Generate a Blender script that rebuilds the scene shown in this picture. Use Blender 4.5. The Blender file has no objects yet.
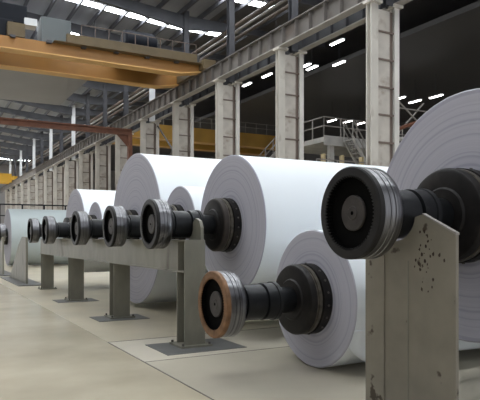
import bpy, bmesh, math, random
from mathutils import Vector, Matrix
random.seed(7)
PI = math.pi
sc = bpy.context.scene
COL = sc.collection
H = 1.37                       # camera height; +Y runs along the row of rolls, +X along their axles

# ------------------------------------------------------------------ materials
def mat(name, col, rough=.6, metal=0., var=0., scale=4., bump=0., bscale=40., dirt=None, dscale=2., dlo=.55, dhi=.7, spec=.5, stretch=None):
    m = bpy.data.materials.new(name); m.use_nodes = True
    nt = m.node_tree; N = nt.nodes; L = nt.links
    b = N['Principled BSDF']
    b.inputs['Base Color'].default_value = (*col, 1); b.inputs['Roughness'].default_value = rough
    b.inputs['Metallic'].default_value = metal; b.inputs['Specular IOR Level'].default_value = spec
    tc = N.new('ShaderNodeTexCoord'); src = tc.outputs['Object']
    if stretch:
        mp = N.new('ShaderNodeMapping'); mp.inputs['Scale'].default_value = stretch
        L.new(src, mp.inputs['Vector']); src = mp.outputs[0]
    out = None
    if var:
        n = N.new('ShaderNodeTexNoise'); n.inputs['Scale'].default_value = scale; n.inputs['Detail'].default_value = 5
        L.new(src, n.inputs['Vector'])
        r = N.new('ShaderNodeValToRGB')
        r.color_ramp.elements[0].position = .3; r.color_ramp.elements[1].position = .7
        r.color_ramp.elements[0].color = (*[c*(1-var) for c in col], 1)
        r.color_ramp.elements[1].color = (*[min(1, c*(1+var)) for c in col], 1)
        L.new(n.outputs['Fac'], r.inputs['Fac']); out = r.outputs['Color']
    if dirt:
        n2 = N.new('ShaderNodeTexNoise'); n2.inputs['Scale'].default_value = dscale; n2.inputs['Detail'].default_value = 8
        L.new(src, n2.inputs['Vector'])
        r2 = N.new('ShaderNodeValToRGB')
        r2.color_ramp.elements[0].position = dlo; r2.color_ramp.elements[1].position = dhi
        L.new(n2.outputs['Fac'], r2.inputs['Fac'])
        mx = N.new('ShaderNodeMixRGB'); L.new(r2.outputs['Color'], mx.inputs['Fac'])
        if out: L.new(out, mx.inputs[1])
        else: mx.inputs[1].default_value = (*col, 1)
        mx.inputs[2].default_value = (*dirt, 1); out = mx.outputs[0]
    if out: L.new(out, b.inputs['Base Color'])
    if bump:
        n3 = N.new('ShaderNodeTexNoise'); n3.inputs['Scale'].default_value = bscale; n3.inputs['Detail'].default_value = 4
        L.new(src, n3.inputs['Vector'])
        bp = N.new('ShaderNodeBump'); bp.inputs['Strength'].default_value = bump; bp.inputs['Distance'].default_value = .01
        L.new(n3.outputs['Fac'], bp.inputs['Height']); L.new(bp.outputs[0], b.inputs['Normal'])
    return m

def emit(name, col, s):
    m = bpy.data.materials.new(name); m.use_nodes = True
    b = m.node_tree.nodes['Principled BSDF']
    b.inputs['Base Color'].default_value = (.8, .8, .8, 1)
    b.inputs['Emission Color'].default_value = (*col, 1); b.inputs['Emission Strength'].default_value = s
    return m

def paper_end():
    """concentric layer lines on the cut end of a roll, from the distance to its axle"""
    m = mat('paper_end', (.5, .5, .5), .75)
    nt = m.node_tree; N = nt.nodes; L = nt.links; b = N['Principled BSDF']
    tc = N.new('ShaderNodeTexCoord'); sx = N.new('ShaderNodeSeparateXYZ'); L.new(tc.outputs['Object'], sx.inputs[0])
    cb = N.new('ShaderNodeCombineXYZ'); L.new(sx.outputs['Y'], cb.inputs['X']); L.new(sx.outputs['Z'], cb.inputs['Y'])
    ln = N.new('ShaderNodeVectorMath'); ln.operation = 'LENGTH'; L.new(cb.outputs[0], ln.inputs[0])
    # slight wobble so that rings bunch up on one side
    nz = N.new('ShaderNodeTexNoise'); nz.inputs['Scale'].default_value = 1.2; L.new(cb.outputs[0], nz.inputs['Vector'])
    ad = N.new('ShaderNodeMath'); ad.operation = 'MULTIPLY_ADD'; ad.inputs[1].default_value = .06
    L.new(nz.outputs['Fac'], ad.inputs[0]); L.new(ln.outputs['Value'], ad.inputs[2])
    n1 = N.new('ShaderNodeTexNoise'); n1.noise_dimensions = '1D'; n1.inputs['Scale'].default_value = 34; n1.inputs['Detail'].default_value = 3
    L.new(ad.outputs[0], n1.inputs['W'])
    r = N.new('ShaderNodeValToRGB')
    e = r.color_ramp.elements
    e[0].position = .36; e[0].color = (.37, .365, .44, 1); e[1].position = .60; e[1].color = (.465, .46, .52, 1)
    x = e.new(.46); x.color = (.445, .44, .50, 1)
    L.new(n1.outputs['Fac'], r.inputs['Fac']); L.new(r.outputs['Color'], b.inputs['Base Color'])
    bp = N.new('ShaderNodeBump'); bp.inputs['Strength'].default_value = .2; bp.inputs['Distance'].default_value = .003
    L.new(n1.outputs['Fac'], bp.inputs['Height']); L.new(bp.outputs[0], b.inputs['Normal'])
    return m

def floor_mat():
    m = mat('floor_coating', (.33, .31, .26), .22)
    nt = m.node_tree; N = nt.nodes; L = nt.links; b = N['Principled BSDF']
    ge = N.new('ShaderNodeNewGeometry'); sx = N.new('ShaderNodeSeparateXYZ'); L.new(ge.outputs['Position'], sx.inputs[0])
    def gt(sock, v):
        q = N.new('ShaderNodeMath'); q.operation = 'GREATER_THAN'; q.inputs[1].default_value = v; L.new(sock, q.inputs[0]); return q.outputs[0]
    def mul(a, c):
        q = N.new('ShaderNodeMath'); q.operation = 'MULTIPLY'; L.new(a, q.inputs[0]); L.new(c, q.inputs[1]); return q.outputs[0]
    def inv(a):
        q = N.new('ShaderNodeMath'); q.operation = 'SUBTRACT'; q.inputs[0].default_value = 1; L.new(a, q.inputs[1]); return q.outputs[0]
    def mix(f, a, c):
        q = N.new('ShaderNodeMixRGB'); L.new(f, q.inputs[0])
        for i, v in ((1, a), (2, c)):
            if isinstance(v, tuple): q.inputs[i].default_value = (*v, 1)
            else: L.new(v, q.inputs[i])
        return q.outputs[0]
    X, Y = sx.outputs['X'], sx.outputs['Y']
    isx = gt(X, 2.2)
    slab = mul(mul(isx, gt(Y, 6.12)), inv(gt(Y, 7.5)))
    near = mul(isx, inv(gt(Y, 6.12)))
    n = N.new('ShaderNodeTexNoise'); n.inputs['Scale'].default_value = .9; n.inputs['Detail'].default_value = 6
    L.new(ge.outputs['Position'], n.inputs['Vector'])
    r = N.new('ShaderNodeValToRGB'); r.color_ramp.elements[0].position = .3; r.color_ramp.elements[1].position = .75
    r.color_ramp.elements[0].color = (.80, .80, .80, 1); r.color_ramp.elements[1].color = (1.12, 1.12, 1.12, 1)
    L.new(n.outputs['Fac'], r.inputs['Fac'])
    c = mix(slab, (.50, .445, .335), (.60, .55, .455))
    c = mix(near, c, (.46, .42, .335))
    mm = N.new('ShaderNodeMixRGB'); mm.blend_type = 'MULTIPLY'; mm.inputs[0].default_value = 1
    L.new(c, mm.inputs[1]); L.new(r.outputs['Color'], mm.inputs[2])
    L.new(mm.outputs[0], b.inputs['Base Color'])
    q = N.new('ShaderNodeMapRange'); q.inputs['To Min'].default_value = .15; q.inputs['To Max'].default_value = .28
    L.new(n.outputs['Fac'], q.inputs['Value'])
    ad = N.new('ShaderNodeMath'); ad.operation = 'MULTIPLY_ADD'; ad.inputs[1].default_value = .14
    L.new(isx, ad.inputs[0]); L.new(q.outputs[0], ad.inputs[2]); L.new(ad.outputs[0], b.inputs['Roughness'])
    n4 = N.new('ShaderNodeTexNoise'); n4.inputs['Scale'].default_value = 2.5; L.new(ge.outputs['Position'], n4.inputs['Vector'])
    bp = N.new('ShaderNodeBump'); bp.inputs['Strength'].default_value = .05; bp.inputs['Distance'].default_value = .02
    L.new(n4.outputs['Fac'], bp.inputs['Height']); L.new(bp.outputs[0], b.inputs['Normal'])
    return m

M = dict(
    floor=floor_mat(),
    joint=mat('joint', (.10, .09, .075), .8),
    paper=mat('paper', (.80, .84, .87), .55, var=.015, scale=1.5, spec=.35),
    papershade=mat('paper_shaded', (.46, .52, .53), .6, var=.03, scale=1.5),  # blue-grey tone stands in for the shade on the far roll
    pend=paper_end(),
    steel=mat('turned_steel', (.20, .20, .21), .28, 1.0, var=.45, scale=3, stretch=(60, .3, .3)),
    steelrim=mat('gear_rim', (.014, .013, .013), .5, .2, var=.2, scale=10, spec=.3),
    rust=mat('rusty_rim', (.20, .105, .05), .65, .2, var=.35, scale=14),
    black=mat('recess_black', (.003, .003, .003), .8, 0, spec=.06),  # near-black inside of the gear cup and disc hole
    disc=mat('hub_disc', (.040, .034, .031), .55, .3, var=.3, scale=14),
    shaft=mat('shaft_steel', (.016, .017, .019), .36, .4, var=.3, scale=6, spec=.35),
    flange=mat('flange_black', (.013, .0115, .011), .5, .2, var=.35, scale=9, dirt=(.03, .026, .022), dscale=4, spec=.25),
    flange2=mat('flange_brown', (.038, .031, .027), .5, .2, var=.3, scale=8, spec=.3),
    worn=mat('worn_ring', (.10, .088, .070), .45, .5, var=.4, scale=18),
    bolt=mat('bolt', (.12, .11, .10), .4, .7),
    green=mat('stand_paint', (.195, .187, .148), .45, .1, var=.14, scale=3, dirt=(.10, .085, .06), dscale=1.4, dlo=.60, dhi=.72, stretch=(2, 2, .8)),
    green2=mat('stand_paint_near', (.225, .205, .165), .5, .1, var=.12, scale=4, dirt=(.06, .045, .03), dscale=4.5, dlo=.64, dhi=.67),
    plate=mat('floor_plate', (.15, .15, .148), .45, .3, var=.15, scale=5),
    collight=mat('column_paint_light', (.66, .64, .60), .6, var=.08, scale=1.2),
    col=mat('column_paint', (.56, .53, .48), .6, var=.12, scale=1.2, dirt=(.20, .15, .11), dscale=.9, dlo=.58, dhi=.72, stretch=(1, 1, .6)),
    colweb=mat('column_web', (.50, .465, .42), .65, var=.14, scale=1.6, dirt=(.20, .14, .10), dscale=1.2, dlo=.55, dhi=.72),
    batten=mat('batten', (.17, .13, .11), .7),
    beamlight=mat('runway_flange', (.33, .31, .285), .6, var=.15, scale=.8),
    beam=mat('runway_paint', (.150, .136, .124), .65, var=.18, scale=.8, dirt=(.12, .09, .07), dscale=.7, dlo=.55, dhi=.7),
    dark=mat('dark_steel', (.065, .066, .075), .6, .2, var=.2, scale=1),
    rafter=mat('rafter_paint', (.075, .077, .088), .6, var=.15, scale=1),
    white=mat('white_paint_or_lit', (.72, .74, .76), .5),
    roof=mat('roof_sheet', (.26, .27, .29), .5, var=.12, scale=.6, stretch=(3, .2, 1)),
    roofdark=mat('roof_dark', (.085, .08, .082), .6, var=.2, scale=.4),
    panel=mat('soffit', (.23, .225, .225), .6, var=.06, scale=.3),
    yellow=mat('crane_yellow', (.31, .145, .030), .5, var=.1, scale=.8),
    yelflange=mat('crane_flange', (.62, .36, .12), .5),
    deepyel=mat('deep_yellow', (.42, .235, .04), .5, var=.2, scale=.5),
    ochre=mat('crane_ochre', (.12, .085, .04), .6, var=.2, scale=1.2),
    brightyel=mat('far_crane_yellow', (.60, .34, .03), .5),
    bluegrey=mat('cabinet_grey', (.12, .14, .145), .5),
    navy=mat('motor_navy', (.010, .012, .018), .6, spec=.2),
    traycol=mat('tray_brown', (.10, .075, .06), .6),
    brown=mat('pipe_brown', (.15, .060, .034), .6, var=.25, scale=2),
    rail=mat('rail_steel', (.30, .28, .26), .5, .3),
    plat=mat('platform_grey', (.40, .39, .37), .6, var=.15, scale=2),
    post=mat('post_yellow', (.45, .36, .20), .6),
    machine=mat('machine_blue', (.05, .06, .085), .5, var=.4, scale=1.2),
    wall=mat('wall_sheet', (.30, .29, .29), .7, var=.1, scale=.3),
    sky=emit('skylight_glow', (.93, .97, 1.0), 19.5),
    tube=emit('tube_glow', (1, .98, .95), 16),
)

# ------------------------------------------------------------------ mesh building
class MB:
    def __init__(s): s.v = []; s.f = []; s.m = []
    def add(s, vs, fs, mi=0):
        o = len(s.v); s.v += [tuple(v) for v in vs]; s.f += [tuple(i+o for i in f) for f in fs]; s.m += [mi]*len(fs); return s
    def box(s, x0, x1, y0, y1, z0, z1, mi=0):
        vs = [(x, y, z) for z in (z0, z1) for y in (y0, y1) for x in (x0, x1)]
        return s.add(vs, [(0, 2, 3, 1), (4, 5, 7, 6), (0, 1, 5, 4), (2, 6, 7, 3), (0, 4, 6, 2), (1, 3, 7, 5)], mi)
    def prism(s, pts, axis, a0, a1, mi=0):
        """2-D outline extruded along axis 'x' (pts=y,z), 'y' (pts=x,z) or 'z' (pts=x,y)"""
        def P(p, a): return (a, p[0], p[1]) if axis == 'x' else ((p[0], a, p[1]) if axis == 'y' else (p[0], p[1], a))
        n = len(pts)
        vs = [P(p, a0) for p in pts]+[P(p, a1) for p in pts]
        return s.add(vs, [tuple(range(n)), tuple(range(2*n-1, n-1, -1))]+[(i, i+n, (i+1) % n+n, (i+1) % n) for i in range(n)], mi)
    def bar(s, a, b, r, n=8, mi=0):
        a = Vector(a); b = Vector(b); d = (b-a).normalized()
        u = d.orthogonal().normalized(); w = d.cross(u)
        vs = []
        for p in (a, b):
            for i in range(n):
                t = 2*PI*i/n+PI/n; vs.append(p+u*math.cos(t)*r+w*math.sin(t)*r)
        return s.add(vs, [tuple(range(n-1, -1, -1)), tuple(range(n, 2*n))]+[(i, (i+1) % n, (i+1) % n+n, i+n) for i in range(n)], mi)
    def lathe(s, prof, n=64, mi=0, teeth=None):
        """profile of (x, r[, material index]) about the X axis; teeth={k: depth} grows ridges at that profile point"""
        rings = []
        o = len(s.v)
        for k, p in enumerate(prof):
            if p[1] < 1e-6: rings.append([len(s.v)]); s.v.append((p[0], 0, 0)); continue
            ring = []
            for i in range(n):
                r = p[1]
                if teeth and k in teeth and (i % 4) in (0, 1): r -= teeth[k]
                t = 2*PI*i/n; ring.append(len(s.v)); s.v.append((p[0], r*math.cos(t), r*math.sin(t)))
            rings.append(ring)
        for k in range(len(rings)-1):
            a, b = rings[k], rings[k+1]; m = prof[k][2] if len(prof[k]) > 2 else mi
            for i in range(n):
                j = (i+1) % n
                if len(a) == 1 and len(b) == 1: continue
                if len(a) == 1: s.f.append((a[0], b[j], b[i]))
                elif len(b) == 1: s.f.append((a[i], a[j], b[0]))
                else: s.f.append((a[i], a[j], b[j], b[i]))
                s.m.append(m)
        return s
    def build(s, name, mats, parent=None, loc=(0, 0, 0), smooth=False, bevel=0):
        me = bpy.data.meshes.new(name); me.from_pydata(s.v, [], s.f)
        for m in (mats if isinstance(mats, (list, tuple)) else [mats]): me.materials.append(m)
        me.polygons.foreach_set('material_index', s.m)
        bm = bmesh.new(); bm.from_mesh(me); bmesh.ops.recalc_face_normals(bm, faces=bm.faces); bm.to_mesh(me); bm.free()
        if smooth:
            me.polygons.foreach_set('use_smooth', [True]*len(me.polygons)); me.set_sharp_from_angle(angle=math.radians(32))
        o = bpy.data.objects.new(name, me); COL.objects.link(o); o.location = loc
        if parent: o.parent = parent
        if bevel:
            md = o.modifiers.new('bevel', 'BEVEL'); md.width = bevel; md.segments = 2; md.limit_method = 'ANGLE'
        return o

def tag(o, label=None, cat=None, group=None, kind=None):
    if label: o['label'] = label
    if cat: o['category'] = cat
    if group: o['group'] = group
    if kind: o['kind'] = kind
    return o
def empty(name, loc, label, cat, group=None):
    o = bpy.data.objects.new(name, None); COL.objects.link(o); o.location = loc; o.empty_display_size = .2
    return tag(o, label, cat, group)
def dupchild(o, parent, loc=None):
    c = o.copy(); COL.objects.link(c); c.parent = parent
    if loc is not None: c.location = loc
    return c
ORD = ['first', 'second', 'third', 'fourth', 'fifth', 'sixth', 'seventh', 'eighth', 'ninth', 'tenth', 'eleventh', 'twelfth', 'thirteenth',
       'fourteenth', 'fifteenth', 'sixteenth', 'seventeenth', 'eighteenth', 'nineteenth', 'twentieth']

# ------------------------------------------------------------------ floor, walls
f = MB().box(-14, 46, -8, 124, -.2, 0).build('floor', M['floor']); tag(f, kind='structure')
j = MB().box(2.185, 2.20, -6, 7.5, 0, .002).build('trim_1', M['joint']); tag(j, kind='structure')
j = MB().box(2.2, 12, 6.112, 6.124, 0, .002).build('trim_2', M['joint']); tag(j, kind='structure')
j = MB().box(2.2, 12, 7.49, 7.50, 0, .002).build('trim_3', M['joint']); tag(j, kind='structure')
w = MB().box(-14, 46, 124, 124.3, 0, 18).build('wall_back', M['wall']); tag(w, kind='structure')
w = MB().box(-14.3, -14, -8, 124, 0, 18).build('wall_left', M['wall']); tag(w, kind='structure')
for i in range(4):
    w = MB().box(-13.99, -13.95, 48+i*18, 63+i*18, 3, 9).build('fill_pane_%d' % (i+1), emit('fill_glow', (.95, .97, 1), 4.5)); tag(w, kind='structure')  # unseen glowing panes, added to brighten the far columns
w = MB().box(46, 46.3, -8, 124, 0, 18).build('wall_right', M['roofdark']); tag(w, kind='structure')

# roof: pale sheeting over the reel bay, falling towards the crane columns; next bay's roof coloured darker for lack of light
XR, ZR, SL = 17.0, 15.7, .078
def zroof(x): return ZR+max(0, (15-x))*SL
r = MB(); r.prism([(-14, zroof(-14)), (15, ZR), (XR, ZR), (XR, ZR+.12), (15, ZR+.12), (-14, zroof(-14)+.12)], 'y', -8, 124)
tag(r.build('ceiling', M['roof']), kind='structure')
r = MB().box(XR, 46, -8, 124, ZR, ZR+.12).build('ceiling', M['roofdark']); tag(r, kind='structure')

# ------------------------------------------------------------------ crane columns
COLY = [16.05+6.03*k for k in range(17)]
leg = MB()
def isec(mb, x0, x1, y0, y1, z0, z1, t=.035):
    mb.box(x0, x1, y0, y0+t, z0, z1); mb.box(x0, x1, y1-t, y1, z0, z1); xm = (x0+x1)/2; mb.box(xm-.02, xm+.02, y0+t, y1-t, z0, z1)
ZC = 9.72
proto = {}
def column(k, y):
    lab = ('tall pale grey built-up steel crane column, nearest and rightmost of the row' if k == 0 else
           'pale grey built-up steel crane column, %s from the right in the receding row' % ORD[k])
    c = empty('crane_column', (15, y, 0), lab, 'column', 'crane columns along the runway')
    if not proto:
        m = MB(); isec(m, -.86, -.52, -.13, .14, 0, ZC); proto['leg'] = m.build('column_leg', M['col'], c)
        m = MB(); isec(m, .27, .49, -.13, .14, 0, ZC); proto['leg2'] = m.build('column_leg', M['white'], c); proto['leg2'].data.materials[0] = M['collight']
        proto['web'] = MB().box(-.48, .10, -.04, .0, 0, ZC-.15).box(-.53, -.47, -.02, .06, 0, ZC-.15, 1).box(.09, .28, .0, .06, 0, ZC-.15, 1).build('web_plate', [M['colweb'], M['batten']], c)
        proto['bat'] = MB().box(-.52, .28, -.08, -.02, -.03, .03).build('batten', M['batten'], c, (0, 0, .78))
        for q in range(1, 9): dupchild(proto['bat'], c, (0, 0, .78+q))
        proto['cap'] = MB().box(-.94, -.40, -.22, .22, 0, .10).build('cap_plate', M['col'], c, (0, 0, ZC))
        proto['cap2'] = MB().box(.16, .60, -.22, .22, 0, .10).build('cap_plate', M['col'], c, (0, 0, ZC))
        m = MB(); isec(m, -.17, .17, -.15, .15, ZC+.02, ZR-.05, .03); proto['up'] = m.build('upper_column', M['dark'], c)
        m = MB(); isec(m, -.17, .17, -.15, .15, ZC+.02, ZR-.05, .03); proto['upw'] = m
    else:
        for n in ('leg', 'leg2', 'web', 'cap', 'cap2'): dupchild(proto[n], c)
        for q in range(0, 9): dupchild(proto['bat'], c, (0, 0, .78+q))
        if k in (4, 8, 10, 12, 14, 16): tag(proto['upw'].build('upper_column', M['white'], c), 'upper column coloured white as if lit')  # white colour stands in for light falling on these uppers
        else: dupchild(proto['up'], c)
for k, y in enumerate(COLY): column(k, y)

# ------------------------------------------------------------------ runway beams with stiffeners
def runway(x, w, lab, wm='beam'):
    b = empty('runway_beam', (x, 60, ZC+.10), lab, 'crane beam', 'crane runway beams')
    z0, z1 = 0, .88
    m = MB(); y0, y1 = -52, 62
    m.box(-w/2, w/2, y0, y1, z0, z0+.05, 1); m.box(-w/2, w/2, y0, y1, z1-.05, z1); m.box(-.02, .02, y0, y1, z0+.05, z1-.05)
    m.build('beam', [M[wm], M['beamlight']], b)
    st = MB().box(-w/2+.01, w/2-.01, -.012, .012, .05, .83)
    s0 = None
    for q in range(74):
        y = y0+.6+q*1.005
        if s0 is None: s0 = st.build('stiffener', M[wm], b, (0, y, 0))
        else: dupchild(s0, b, (0, y, 0))
    MB().box(-.04, .04, y0, y1, z1, z1+.08).build('crane_rail', M['rail'], b)
runway(14.31, .40, 'long grey brown I-section crane runway beam along the left legs of the columns')
runway(15.38, .32, 'crane runway beam behind, coloured darker for shade, along the right legs of the columns', 'dark')  # shade on the rear beam is put into its dark web colour

# ------------------------------------------------------------------ rafters, purlins, skylights
raf = None
for k in range(-3, 16):
    y = 16.05+6.03*k
    if k < 2: continue
    lab = 'dark tapered roof rafter over the %s crane column from the right' % ORD[k]
    if raf is None:
        m = MB()
        outl = [(-12, zroof(-12)-.30), (-12, zroof(-12)-.75), (8, zroof(8)-.80), (14.8, ZR-1.15), (15.2, ZR-1.15), (19, ZR-.75), (26, ZR-.6), (26, ZR-.3), (15, ZR-.3)]
        m.prism(outl, 'y', -.012, .012)
        for a, b_ in zip(outl[1:7], outl[2:8]):
            d = (Vector((b_[0]-a[0], b_[1]-a[1]))); 
            m.prism([(a[0], a[1]-.02), (b_[0], b_[1]-.02), (b_[0], b_[1]+.02), (a[0], a[1]+.02)], 'y', -.13, .13)
        raf = m.build('roof_rafter', M['rafter'], None, (0, y, 0)); o = raf
    else:
        o = raf.copy(); COL.objects.link(o); o.location = (0, y, 0)
    tag(o, lab, 'rafter', 'roof rafters')
xs = [1.9+1.42*i for i in range(17)]
pur = None
for i, x in enumerate(xs):
    if pur is None:
        m = MB(); m.box(-.04, .04, 0, 104, -.02, 0); m.box(-.04, -.02, 0, 104, -.28, -.02); m.box(-.04, .06, 0, 104, -.30, -.28)
        pur = m.build('roof_purlin', M['rafter']); o = pur
    else:
        o = pur.copy(); COL.objects.link(o)
    o.location = (x, 20, zroof(x)-.0)
    side = 'over the reel bay' if x < 15.2 else 'of the dark bay beyond the columns'
    idx = i if x < 15.2 else i-10
    tag(o, 'dark roof purlin %s, %s from the left' % (side, ORD[idx]), 'purlin', 'roof purlins')
def skylight(y, lab, x0=-9, x1=19.5):
    m = MB()
    m.prism([(x0, zroof(x0)-.03), (15, ZR-.03), (x1, ZR-.03), (x1, ZR-.004), (15, ZR-.004), (x0, zroof(x0)-.004)], 'y', y-.32, y+.32)
    o = m.build('skylight_strip', M['sky'])
    tag(o, lab, 'skylight', 'roof skylight strips')
ys = [37.0+6.03*k for k in range(-6, 14)]
for i, y in enumerate(ys):
    if y < 36: lab = 'translucent skylight strip in the roof above the rolls and the stands, out of the frame'
    else:
        lab = 'glowing skylight strip across the roof, %s one away from the viewer' % ORD[i-6]
        if i == 6: lab = 'long bright skylight strip across the roof at the top, above the yellow crane'
    skylight(y, lab)

# suspended soffit panel under the far roof, and the dark flat ceiling panels of the next bay
s = empty('soffit_panel', (3, 45, 13), 'large smooth grey ceiling panel hung below the roof behind the yellow crane', 'ceiling panel')
MB().box(-13, 8.2, -7.5, 8, 0, .3).build('panel', M['panel'], s)
h0 = None
for (a, b_) in ((7.5, -6), (7.5, 0), (7.5, 7), (0, -6), (0, 7)):
    if h0 is None: h0 = MB().bar((0, 0, .3), (0, 0, 3.1), .03).build('hanger_rod', M['dark'], s, (a, b_, 0))
    else: dupchild(h0, s, (a, b_, 0))
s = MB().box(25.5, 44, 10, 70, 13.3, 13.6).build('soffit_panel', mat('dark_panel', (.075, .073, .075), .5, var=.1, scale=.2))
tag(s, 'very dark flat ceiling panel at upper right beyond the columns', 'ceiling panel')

# ------------------------------------------------------------------ lamps in the next bay
FW = Vector((math.sin(math.radians(29)), math.cos(math.radians(29)), 0)); RT = Vector((FW.y, -FW.x, 0))
def at(u, v, z):
    d = 586*(z-H)/(237-v); p = FW*d+RT*((u-240)/586*d); return Vector((p.x, p.y, z))
lamps = [(337, 43, 'upper of the two tube lights between the first and second columns'),
         (339, 64, 'lower of the two tube lights between the first and second columns'),
         (267, 76, 'tube light just left of the second crane column'),
         (247, 85, 'small tube light above the walkway, right of the third column'),
         (305, 66.5, 'tube light close beside the right edge of the second column'),
         (312, 68.5, 'dim tube light a little right of the second column'),
         (399, 99, 'tube light low beside the first column, left of the largest roll'),
         (436, 97, 'tube light above the edge of the largest roll'),
         (332, 121, 'tube light above the mezzanine handrail, left one'),
         (348, 122, 'tube light above the mezzanine handrail, middle one'),
         (360, 124, 'tube light above the mezzanine handrail, right one'),
         (415, 102, 'faint tube light between the first column and the largest roll')]
lp = None
for (u, v, lab) in lamps:
    z = 13.0 if v < 95 else 11.6
    p = at(u, v, z)
    e = empty('ceiling_light', p, 'white ' + lab, 'ceiling light', 'tube lights in the dark bay')
    if lp is None:
        a = MB().box(-.12, .12, -.62, .62, .05, .12).build('housing', M['white'], e)
        b_ = MB().box(-.07, .07, -.58, .58, 0, .05).build('tube', M['tube'], e)
        lp = (a, b_)
    else:
        for q in lp: dupchild(q, e)
    top = 15.68 if (p.x < 25.5) else 13.29
    MB().bar((0, 0, .12), (0, 0, top-z), .015, 6).build('hanger_rod', M['dark'], e)
o = empty('ceiling_light', at(276, 31.5, 13.4), 'white tube light above the runway beam, left of the second column top', 'ceiling light', 'tube lights in the dark bay')
for q in lp: dupchild(q, o)
MB().bar((0, 0, .14), (0, 0, 2.28), .015, 6).build('hanger_rod', M['dark'], o)

# pipes and cable trays running along the bay above the runway
for (x, z, r_, m_, lab) in ((16.3, 12.9, .10, 'traycol', 'brown pipe running along above the runway beam, lowest of three'),
                           (16.7, 13.6, .08, 'rail', 'pale thin pipe along above the runway beam, middle of three'),
                           (17.2, 14.3, .13, 'traycol', 'thick brown pipe along above the runway beam, topmost of three')):
    e = MB().bar((x, 15, z), (x, 110, z), r_, 10).build('roof_pipe', M[m_], smooth=True); tag(e, lab, 'pipe', 'pipes above the runway')

# ------------------------------------------------------------------ yellow bridge crane
ZG = 10.42
cr = empty('bridge_crane', (2, 32, ZG), 'large orange-yellow double girder bridge crane spanning the upper left', 'crane')
def P(mb, name, m, bevel=0, smooth=False, parent=None): return mb.build(name, m, parent or cr, smooth=smooth, bevel=bevel)
for (yy, hh) in ((-1.7, .62), (1.5, .80)):
    m = MB()
    m.prism([(-14, .05), (10.8, .05), (12.1, .30), (12.1, hh), (-14, hh)], 'y', yy-.25, yy+.25)
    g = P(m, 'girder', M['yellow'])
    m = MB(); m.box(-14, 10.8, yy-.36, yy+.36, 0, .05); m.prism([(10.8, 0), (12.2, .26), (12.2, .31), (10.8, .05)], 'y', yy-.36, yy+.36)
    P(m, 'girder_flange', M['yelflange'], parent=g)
m = MB(); m.box(4.65, 11.8, -2.15, -1.9, .64, 1.15); P(m, 'walkway_side_plate', M['ochre'])
m = MB(); m.box(4.0, 12.0, -2.4, -1.5, .62, .65); P(m, 'walkway', M['ochre'])
for q in range(9):
    MB().box(-.12, .12, -.12, .12, 0, .12).build('bracket', M['dark'], cr, (-3+q*1.7, -2.05, .54))
def rail(parent, p0, p1, h, n, mtl, r_=.025):
    m = MB(); p0 = Vector(p0); p1 = Vector(p1)
    for t in (h, h*.55): m.bar(p0+Vector((0, 0, t)), p1+Vector((0, 0, t)), r_, 6)
    for i in range(n+1):
        q = p0.lerp(p1, i/n); m.bar(q, q+Vector((0, 0, h)), r_, 6)
    return m.build('handrail', mtl, parent)
rail(cr, (5.5, -1.6, .64), (12.0, -1.6, .64), 1.25, 9, M['batten'])
rail(cr, (-12, 1.7, .80), (10, 1.7, .80), 1.0, 16, M['dark'])
m = MB(); m.box(12.0, 12.75, -2.6, 2.6, .30, .85); et = P(m, 'end_truck', M['ochre'], bevel=.03)
for yy in (-2.2, 2.2):
    MB().lathe([(-.07, 0), (-.07, .22), (.07, .22), (.07, 0)], 24).build('wheel', M['dark'], et, (12.4, yy, .50), smooth=True)
MB().box(12.1, 12.7, -.5, .4, .85, 1.7).build('travel_drive', M['dark'], cr)
MB().box(3.55, 5.05, -1.3, -.2, .75, 2.10).build('electric_cabinet', M['bluegrey'], cr, bevel=.03)
m = MB()
for x in (3.7, 4.9):
    for y in (-1.2, -.3): m.box(x-.06, x+.06, y-.06, y+.06, .6, .78)
m.build('cabinet_feet', M['bluegrey'], cr)
MB().box(2.75, 3.35, -1.4, -.7, 1.5, 1.85).build('junction_box', M['white'], cr)
m = MB(); m.box(.4, 2.2, -1.5, .8, .75, 1.6); m.box(.8, 2.9, -1.2, .4, 1.6, 2.5); m.build('hoist_frame', M['navy'], cr, bevel=.05)
MB().box(1.9, 2.7, -1.9, -1.45, .68, 1.35).build('control_box', M['ochre'], cr)
t = MB(); t.box(8.0, 10.9, -1.6, 1.6, .82, 1.15); tr = t.build('trolley', M['dark'], cr)
MB().lathe([(-.95, 0), (-.95, .50), (-.85, .58), (.70, .58), (.90, .48), (1.0, .30), (1.0, 0)], 40).build('hoist_drum', M['navy'], tr, (9.1, -.2, 1.95), smooth=True)
m = MB()
for x in (8.4, 9.8): m.box(x-.06, x+.06, -.8, .4, 1.15, 1.6)
m.build('drum_cradle', M['dark'], tr)
for yy in (-.15, .05): MB().bar((1.45, yy, .8), (1.45, yy, -4.4), .02, 6).build('hoist_rope', M['dark'], cr)
MB().box(1.15, 1.75, -.25, .15, -5.1, -4.4).build('hook_block', M['yellow'], cr, bevel=.04)

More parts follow.
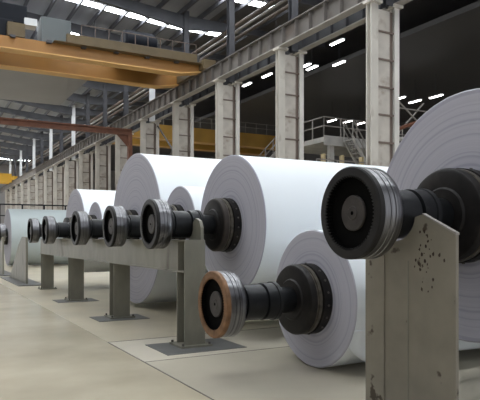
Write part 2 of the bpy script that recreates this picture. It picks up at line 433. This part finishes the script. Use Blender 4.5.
# a second crane further down the bay and one in the next bay
c2 = empty('bridge_crane', (3, 105, ZG), 'bright yellow bridge crane far down the bay at the left edge', 'crane')
for yy in (-1.4, 1.4): MB().box(-14, 11.0, yy-.3, yy+.3, 0, 1.45).build('girder', M['brightyel'], c2)
MB().box(11, 11.8, -2.4, 2.4, .36, 1.0).build('end_truck', M['brightyel'], c2)
c3 = empty('bridge_crane', (16, 52, ZG), 'yellow bridge crane beyond the columns in the dark bay', 'crane')
for yy in (-2, 2):
    g = MB().box(.1, 17, yy-.3, yy+.3, -.2, 1.1).build('girder', M['deepyel'], c3)
    MB().box(.1, 17, yy-.42, yy+.42, -.26, -.2).build('girder_flange', M['yelflange'], g)
MB().box(-.75, -.1, -2.9, 2.9, .36, .9).build('end_truck', M['yellow'], c3)
rail(c3, (0, -2.3, 1.1), (17, -2.3, 1.1), 1.0, 14, M['rail'], .03)

# rusty gantry in front of the far columns
g = empty('gantry_frame', (12.6, 38, 0), 'rust brown pipe gantry crossing in front of the far columns', 'gantry')
m = MB(); m.box(-15, .15, -.10, .10, 8.18, 8.28); m.box(-15, .15, -.02, .02, 8.28, 8.52); m.box(-15, .15, -.10, .10, 8.52, 8.60); m.build('beam', M['brown'], g)
m = MB(); m.box(-.14, .14, -.14, .14, 0, 8.18); m.build('post', M['brown'], g)
MB().prism([(-.9, 8.18), (-.14, 8.18), (-.14, 7.4)], 'y', -.02, .02).build('knee_plate', M['brown'], g)

# cross bracing between the fourth and fifth columns
b = empty('cross_brace', (15, COLY[3], 0), 'grey X-shaped steel bracing between the fourth and fifth columns', 'brace')
MB().bar((.38, .16, 5.2), (.38, 5.88, 9.4), .07).build('brace_bar', M['beam'], b); MB().bar((.38, .16, 9.4), (.38, 5.88, 5.2), .07).build('brace_bar', M['beam'], b)

# ------------------------------------------------------------------ mezzanine in the next bay
z = empty('mezzanine', (19.7, 26, 0), 'pale grey steel mezzanine platform with handrails beyond the columns', 'platform')
MB().box(0, 7, 0, 4.2, 6.62, 6.90).build('deck', M['plat'], z)
MB().box(-.02, 7, -.06, 0, 6.45, 6.98).build('kick_plate', M['plat'], z)
rail(z, (0, 0, 6.9), (7, 0, 6.9), 1.1, 6, M['rail'], .035)
rail(z, (0, 0, 6.9), (0, 4.2, 6.9), 1.1, 4, M['rail'], .035)
for (x, y) in ((.7, .3), (6, .3), (.7, 3.8), (6, 3.8)): MB().box(x-.14, x+.14, y-.14, y+.14, 0, 6.62).build('post', M['plat'], z)
def stair(loc, d, L_, drop, wdt, lab):
    """flight that starts at loc and falls along unit vector d"""
    s = empty('staircase', (loc[0], loc[1], 0), lab, 'stairs', 'stairs of the mezzanine')
    d = Vector((*d, 0)); sd = Vector((-d.y, d.x, 0)); top = Vector((0, 0, loc[2])); bot = top+d*L_-Vector((0, 0, drop))
    for k in (0, wdt):
        o_ = sd*k; m = MB()
        for i in (-1, 1): m.bar(top+o_+Vector((0, 0, i*.08)), bot+o_+Vector((0, 0, i*.08)), .07, 4)
        m.build('stringer', M['plat'], s)
        m = MB(); m.bar(top+o_+Vector((0, 0, 1)), bot+o_+Vector((0, 0, 1)), .035, 6); m.bar(top+o_+Vector((0, 0, .55)), bot+o_+Vector((0, 0, .55)), .03, 6)
        nb = 8 if L_ < 8 else 17
        for i in range(nb):
            q = top.lerp(bot, i/(nb-1))+o_; m.bar(q, q+Vector((0, 0, 1)), .03, 6)
        m.build('handrail', M['rail'], s)
    n = max(4, int(drop/.22)); t0 = None
    for i in range(n):
        q = top.lerp(bot, (i+.5)/n)+sd*wdt/2
        hx = .13 if abs(d.x) > .5 else wdt/2-.05; hy = wdt/2-.05 if abs(d.x) > .5 else .13
        if t0 is None: t0 = MB().box(-hx, hx, -hy, hy, -.02, .02).build('tread', M['plat'], s, q)
        else: dupchild(t0, s, q)
stair((19.7, 30.3, 6.9), (0, 1), 15, 6.85, -1.0, 'grey steel stairs with handrail, left of the mezzanine behind the second column')
stair((20.9, 25.0, 6.8), (1, 0), 4.9, 6.75, .75, 'steep grey stairs with handrails in front of the mezzanine')
yp = None
for i, (x, lab) in enumerate(((18.8, 'leftmost'), (20.0, 'second from left'), (21.3, 'third from left'), (22.6, 'rightmost'))):
    e = MB().prism([(-.18, 0), (.18, 0), (.10, 5.6), (-.02, 5.6)], 'y', -.12, .12).build('machine_post', M['post'], None, (x-.7, 24.0, 0))
    tag(e, 'straw yellow upright post under the mezzanine, %s of four' % lab, 'post', 'yellow posts under the mezzanine')
e = empty('paper_machine', (18, 28, 0), 'dark blue grey machine housing in shade under the mezzanine', 'machine')
MB().box(3.2, 7.4, 1.0, 1.6, 0, 5.6).build('housing', M['machine'], e, bevel=.1)
MB().box(3.0, 7.6, .7, 1.0, 4.0, 4.4).build('cover', M['machine'], e); MB().box(4, 7, .8, 1.0, 1.5, 3.2).build('access_panel', M['bluegrey'], e)
e = empty('guard_rail', (17.2, 23.3, 0), 'thin grey guard rail in front of the yellow posts', 'railing')
rail(e, (0, 0, 4.2), (9, 0, 4.2), 1.0, 7, M['rail'], .03)
m = MB(); 
for x in (0, 3, 6, 9): m.box(x-.06, x+.06, -.06, .06, 0, 4.2)
m.box(0, 9, -.1, .1, 4.1, 4.2); m.build('support_frame', M['dark'], e)
# slanting pipes right of the first column
e = empty('pipe_rack', (20.8, 20, 0), 'slanting pipes and braces right of the nearest crane column', 'pipes')
for (a, b_, m_, r_) in (((-1.5, 0, 6.3), (2.2, 0, 7.6), 'brown', .09), ((-1.4, 0, 7.6), (.2, 0, 6.5), 'rail', .04), ((-1.5, .1, 6.0), (.3, .1, 7.7), 'rail', .04), ((-1.5, 0, 7.3), (2, 0, 7.3), 'rail', .03),
                    ((-1.5, .1, 5.9), (2.5, .1, 5.9), 'plat', .10), ((-1.5, .1, 5.0), (2.5, .1, 5.0), 'rail', .06)):
    MB().bar(a, b_, r_).build('pipe', M[m_], e)
for x in (-1.4, .4, 2.2): MB().bar((x, .2, 0), (x, .2, 6.8), .07, 6).build('rack_post', M['dark'], e)

# black guard fence in front of the far columns
e = empty('guard_fence', (5, 36, 0), 'black handrail fence behind the far left roll', 'fence')
m = MB(); m.bar((-2, 0, 3.25), (6.6, 0, 3.25), .04, 6); m.bar((-2, 0, 2.6), (6.6, 0, 2.6), .03, 6); m.build('top_rail', M['navy'], e)
p0 = None
for i in range(8):
    x = -2+i*8.6/7
    if p0 is None: p0 = MB().box(-.04, .04, -.04, .04, 0, 3.25).build('fence_post', M['navy'], e, (x, 0, 0))
    else: dupchild(p0, e, (x, 0, 0))

# ------------------------------------------------------------------ paper rolls on their spools
G = .32
# gear coupling: open toothed ring with a dark cup; x=0 is its front face
def gear_mesh(rim):
    m = MB()
    prof = [(.055, .0, 1), (.055, .256, 1), (.010, .256, 0), (0, .262, 0), (.001, .311, 0), (.009, G, 0), (.045, G, 2), (.085, G, 2), (.088, .315, 2), (.096, .315, 2), (.099, G, 2),
            (.130, G, 2), (.133, .315, 2), (.139, .315, 2), (.142, G, 2), (.19, G, 2), (.205, .312, 2), (.22, .298, 0), (.22, .2, 0), (.22, 0, 0)]
    m.lathe(prof, 256, teeth={1: .014, 2: .014, 3: .014})
    return m
shaft_prof = [(.20, 0), (.20, .235), (.25, .225), (.27, .175), (.30, .170), (.30, .150), (.315, .150), (.315, .178), (.52, .178), (.525, .160), (.545, .160), (.55, .185), (.66, .185), (.665, .195), (.70, .195), (.705, .14), (.93, .125), (.93, 0)]
fl_prof = [(.90, 0, 0), (.90, .20, 0), (.915, .215, 0), (.915, .330, 1), (.925, .350, 1), (.945, .362, 1), (.985, .362, 2), (.99, .350, 2), (1.005, .350, 2), (1.01, .362, 2), (1.045, .362, 1), (1.05, .345, 0), (1.06, .345, 0), (1.065, .368, 0),
           (1.16, .368, 0), (1.175, .355, 0), (1.175, 0, 0)]
cache = {}
def get(key, fn):
    """first call builds, later calls copy"""
    return cache.get(key)
def roll(x, y, zc, R, label, rimkey='steelrim', length=6.3, detail=True, brown=False, papermat='paper'):
    r = empty('paper_roll', (x+1.17, y, zc-R), label, 'paper roll', 'paper rolls on steel spools')
    lz = (-1.17, 0, R)
    def part(key, mk, name, mats, parent=r, loc=lz, **kw):
        if key in cache:
            o = cache[key].copy(); COL.objects.link(o); o.parent = parent; o.location = loc
        else:
            o = mk().build(name, mats, parent, loc, smooth=True, **kw); cache[key] = o
        return o
    g = part('gear'+rimkey, lambda: gear_mesh(rimkey), 'gear_coupling', [M[rimkey], M['black'], M['steel']])
    part('disc', lambda: MB().lathe([(.045, 0, 1), (.045, .012, 1), (.034, .014, 0), (.034, .045, 0), (.038, .05, 0), (.038, .118, 0), (.044, .124, 0), (.06, .124, 0), (.06, 0, 0)], 64), 'hub_disc', [M['disc'], M['black']], g, (0, 0, 0))
    sh = part('shaft', lambda: MB().lathe(shaft_prof, 64), 'spool_shaft', M['shaft'])
    fl = part('flange'+str(brown), lambda: MB().lathe(fl_prof, 96), 'end_flange', [M['flange'], M['flange2'] if brown else M['flange'], M['worn']])
    if detail:
        for i in range(18):
            a = 2*PI*i/18+.1
            if 'bolt' in cache:
                bo = cache['bolt'].copy(); COL.objects.link(bo); bo.parent = fl
            else:
                bo = MB().lathe([(-.012, 0), (-.012, .012), (.008, .012), (.010, 0)], 12).build('bolt', M['bolt'], fl, smooth=True)
                for v in bo.data.vertices: v.co = Vector((v.co.z, v.co.y, v.co.x))
                cache['bolt'] = bo
            bo.location = (1.115, .368*math.cos(a), .368*math.sin(a)); bo.rotation_euler = (a-PI/2, 0, 0)
    m = MB(); prof = [(0, .10, 1), (0, R*.5, 1), (0, R-.012, 1), (.012, R, 0), (length-.012, R, 0), (length, R-.012, 1), (length, .10, 1)]
    m.lathe(prof, 160)
    m.build('paper', [M[papermat], M['pend']], r, (0, 0, R), smooth=True)
    # far journal of the spool
    return r
ZA = H+.165
XG = 2.604
roll(XG, 3.164, ZA, .985, 'huge white paper roll cut by the right edge, on the nearest black toothed spool')
roll(XG, 7.117, ZA, .957, 'large white paper roll in the middle, brown-faced flange, at the end of the support beam', brown=True)
roll(XG, 8.89, ZA, .67, 'small white paper roll between the two large ones, second spool on the beam', detail=False)
roll(XG, 11.10, ZA, 1.47, 'tallest white paper roll, left of the middle one, nearly reaching the floor', detail=False)
roll(XG, 14.03, ZA, .68, 'small white paper roll left of the tallest roll, fourth spool on the beam', detail=False)
roll(XG, 16.06, ZA, 1.13, 'medium white paper roll at the far end of the support beam', detail=False)
r0 = roll(2.63, 29.5, 1.37, 1.33, 'far shade-tinted blue-grey paper roll at the left edge, alone behind the slanted stand', detail=False, papermat='papershade', length=6.3)
r3 = roll(2.478, 5.03, .725, .72, 'low white paper roll lying on the floor, with rust brown gear rim in front', rimkey='rust', length=6.0)
# loose paper tail on the low roll
m = MB(); R = .72; n = 14; vs = []; fs = []
for i in range(n+1):
    t = i/n; a = math.radians(-20-27*t); rr = R+.003+.11*t**3
    for k in range(8):
        u_ = k/7; x0 = .01+.26*max(0, t-.55)**1.5*3.3
        ex = rr-.03*t*math.sin(u_*5)*.5
        vs.append((x0+(4.2-x0)*u_**1.8, -ex*math.cos(a), ex*math.sin(a)))
for i in range(n):
    for k in range(7): a = i*8+k; fs.append((a, a+1, a+9, a+8))
m.add(vs, fs); tl = m.build('paper_tail', M['paper'], r3, (0, 0, .72), smooth=True)
md = tl.modifiers.new('s', 'SOLIDIFY'); md.thickness = .003

# ------------------------------------------------------------------ long support beam with posts
XB0, XB1 = 2.91, 3.19
st = empty('support_beam_stand', (3.05, 6.66, 0), 'long greenish grey steel beam on posts carrying the row of spools', 'stand')
m = MB(); L_ = 9.6
m.box(-.14, .14, 0, L_, .926, .946); m.box(-.14, .14, 0, L_, 1.312, 1.333); m.box(-.012, .012, .02, L_, .946, 1.312)
m.box(-.125, -.115, .26, L_, .946, 1.312)
m.build('beam', M['green'], st)
MB().box(-.14, .14, 0, .016, .946, 1.312).build('end_plate', M['green'], st)
MB().box(-.13, .13, .235, .25, .946, 1.312).build('stiffener', M['green'], st)
def post(y):
    m = MB(); m.box(-.14, .14, 0, .016, .03, .926); m.box(-.14, .14, .234, .25, .03, .926); m.box(-.01, .01, .016, .234, .03, .926)
    p = m.build('post', M['green'], st, (0, y, 0))
    b_ = MB().box(-.21, .21, -.07, .32, .006, .03).build('base_plate', M['green'], p)
    for (x, yy) in ((-.18, -.045), (.18, -.045), (-.18, .295), (.18, .295)):
        q = MB().lathe([(0, 0), (0, .016), (.03, .016), (.03, 0)], 6).build('anchor_bolt', M['bolt'], b_, (x, yy, .03)); q.rotation_euler = (0, -PI/2, 0)
for y in (0.0, 2.95, 6.05, 9.2): post(y)
# paddle shaped stop standing on the beam before the first spool
m = MB(); m.prism([(.02, 1.333), (.40, 1.333), (.31, 1.39), (.265, 1.46), (.262, 1.56), (.17, 1.61), (.07, 1.575), (.02, 1.49)], 'x', .09, .13)
m.build('end_stop', M['green'], st, (0, -.0, 0))
for (y, x0, x1, y0, y1, lab) in ((0, 2.55, 3.6, 6.32, 7.08, 'under the nearest post of the support beam'), (0, 2.6, 3.45, 9.35, 10.0, 'under the second post of the support beam'),
                            (0, 2.6, 3.45, 12.45, 13.1, 'under the third post of the support beam')):
    o = MB().box(x0, x1, y0, y1, 0, .006).build('floor_plate', M['plate'])
    tag(o, 'flat grey steel plate on the floor ' + lab, 'floor plate', 'floor plates under the posts')

# ------------------------------------------------------------------ nearest stand
s = empty('plate_stand', (3.05, 3.04, 0), 'tall worn greenish plate stand with slanted top holding the nearest spool', 'stand')
Yc = 3.04; sy = 3.164-Yc; rr = .19
sad = []
for i in range(9):
    a = math.radians(-10-160*i/8); sad.append((sy+rr*math.cos(a+PI)*1., 0))
# outline (y, z), near side is -y: slanted shoulder up to a peak, saddle under the shaft, lower far side
out = [(-.42, 0), (-.42, 1.385), (-.40, 1.40), (-.145, 1.525), (-.115, 1.52)]
for i in range(10):
    a = math.radians(188+i*(84/9.)); out.append((sy+.195*math.cos(a), ZA+.195*math.sin(a)))
out += [(sy+.06, ZA-.20), (.30, ZA-.20), (.43, 1.30), (.43, 0)]
m = MB(); m.prism(out, 'x', -.014, .014); m.build('saddle_plate', M['green2'], s)
m = MB(); m.prism([(-.425, 1.383), (-.145, 1.522), (-.14, 1.532), (-.425, 1.398)], 'x', -.018, .016); m.build('edge_strip', M['rail'], s)
MB().box(.014, .30, .40, .43, 0, 1.28).build('side_plate', M['green2'], s)
MB().box(-.024, -.014, .23, .43, 0, 1.29).build('lap_plate', M['green2'], s)
MB().bar((-.014, -.005, 0), (-.014, -.005, 1.2), .006, 6).build('weld_seam', M['green'], s)
MB().box(-.25, .4, -.55, .55, 0, .02).build('base_plate', M['green'], s)
# rust chips on the plate
m = MB()
for i in range(34):
    yy = random.gauss(-.17, .06); zz = random.gauss(1.30, .08) if i < 22 else random.uniform(1.0, 1.25); q = random.uniform(.004, .013); 
    pts = [(yy+q*random.uniform(.5, 1.2)*math.cos(t*PI/3), zz+q*random.uniform(.6, 1.8)*math.sin(t*PI/3)) for t in range(6)]
    m.prism(pts, 'x', -.0155, -.0135)
tag(m.build('rust_chips', M['brown'], s), kind='stuff')
bpy.data.objects['rust_chips'].data.materials[0] = mat('rust_dark', (.035, .02, .014), .8)

# far slanted stand and the last stand at the left edge
def far_stand(x, y0, y1, lab, h=1.38):
    s = empty('plate_stand', (x, y0, 0), lab, 'stand')
    w_ = y1-y0
    MB().prism([(0, .03), (w_, .03), (w_*.42, h-.25), (w_*.22, h), (0, h-.02)], 'x', -.03, .03).build('saddle_plate', M['green'], s)
    MB().box(-.3, .4, -.5, w_+.3, 0, .03).build('base_plate', M['plate'], s)
far_stand(2.8, 17.65, 20.9, 'tapering greenish plate stand with slanted side, left of the row of spools')
far_stand(2.75, 22.4, 25.0, 'plate stand at the left edge under the lone black spool end')
k = empty('spool_end', (2.66, 23.0, 1.2), 'lone black gear and short shaft at the left edge on its stand', 'spool')
for key, nm in (('gearsteelrim', 'g'), ('disc', 'd')):
    o = cache[key].copy(); COL.objects.link(o); o.parent = k; o.location = (0, 0, .335) if nm == 'g' else (0, 0, 0)
    if nm == 'g': gk = o
    else: o.parent = gk
MB().lathe([(.2, 0), (.2, .19), (.30, .16), (.30, 0)], 32).build('spool_shaft', M['shaft'], k, (0, 0, .335), smooth=True)

# ------------------------------------------------------------------ light, world, camera
w = bpy.data.worlds.new('World'); sc.world = w; w.use_nodes = True
bg = w.node_tree.nodes['Background']; bg.inputs['Color'].default_value = (.93, .95, 1.0, 1); bg.inputs['Strength'].default_value = .8

cam = bpy.data.cameras.new('Camera'); co = bpy.data.objects.new('Camera', cam); COL.objects.link(co)
co.location = (0, 0, H); co.rotation_euler = (PI/2, 0, -math.radians(29))
cam.sensor_width = 36; cam.lens = 586/480*36; cam.shift_y = 37/480; cam.clip_end = 400
sc.camera = co
vs_ = sc.view_settings; vs_.view_transform = 'Standard'; vs_.look = 'None'; vs_.gamma = 1; vs_.exposure = 0.07
sc.cycles.max_bounces = 6; sc.cycles.diffuse_bounces = 4; sc.cycles.glossy_bounces = 3
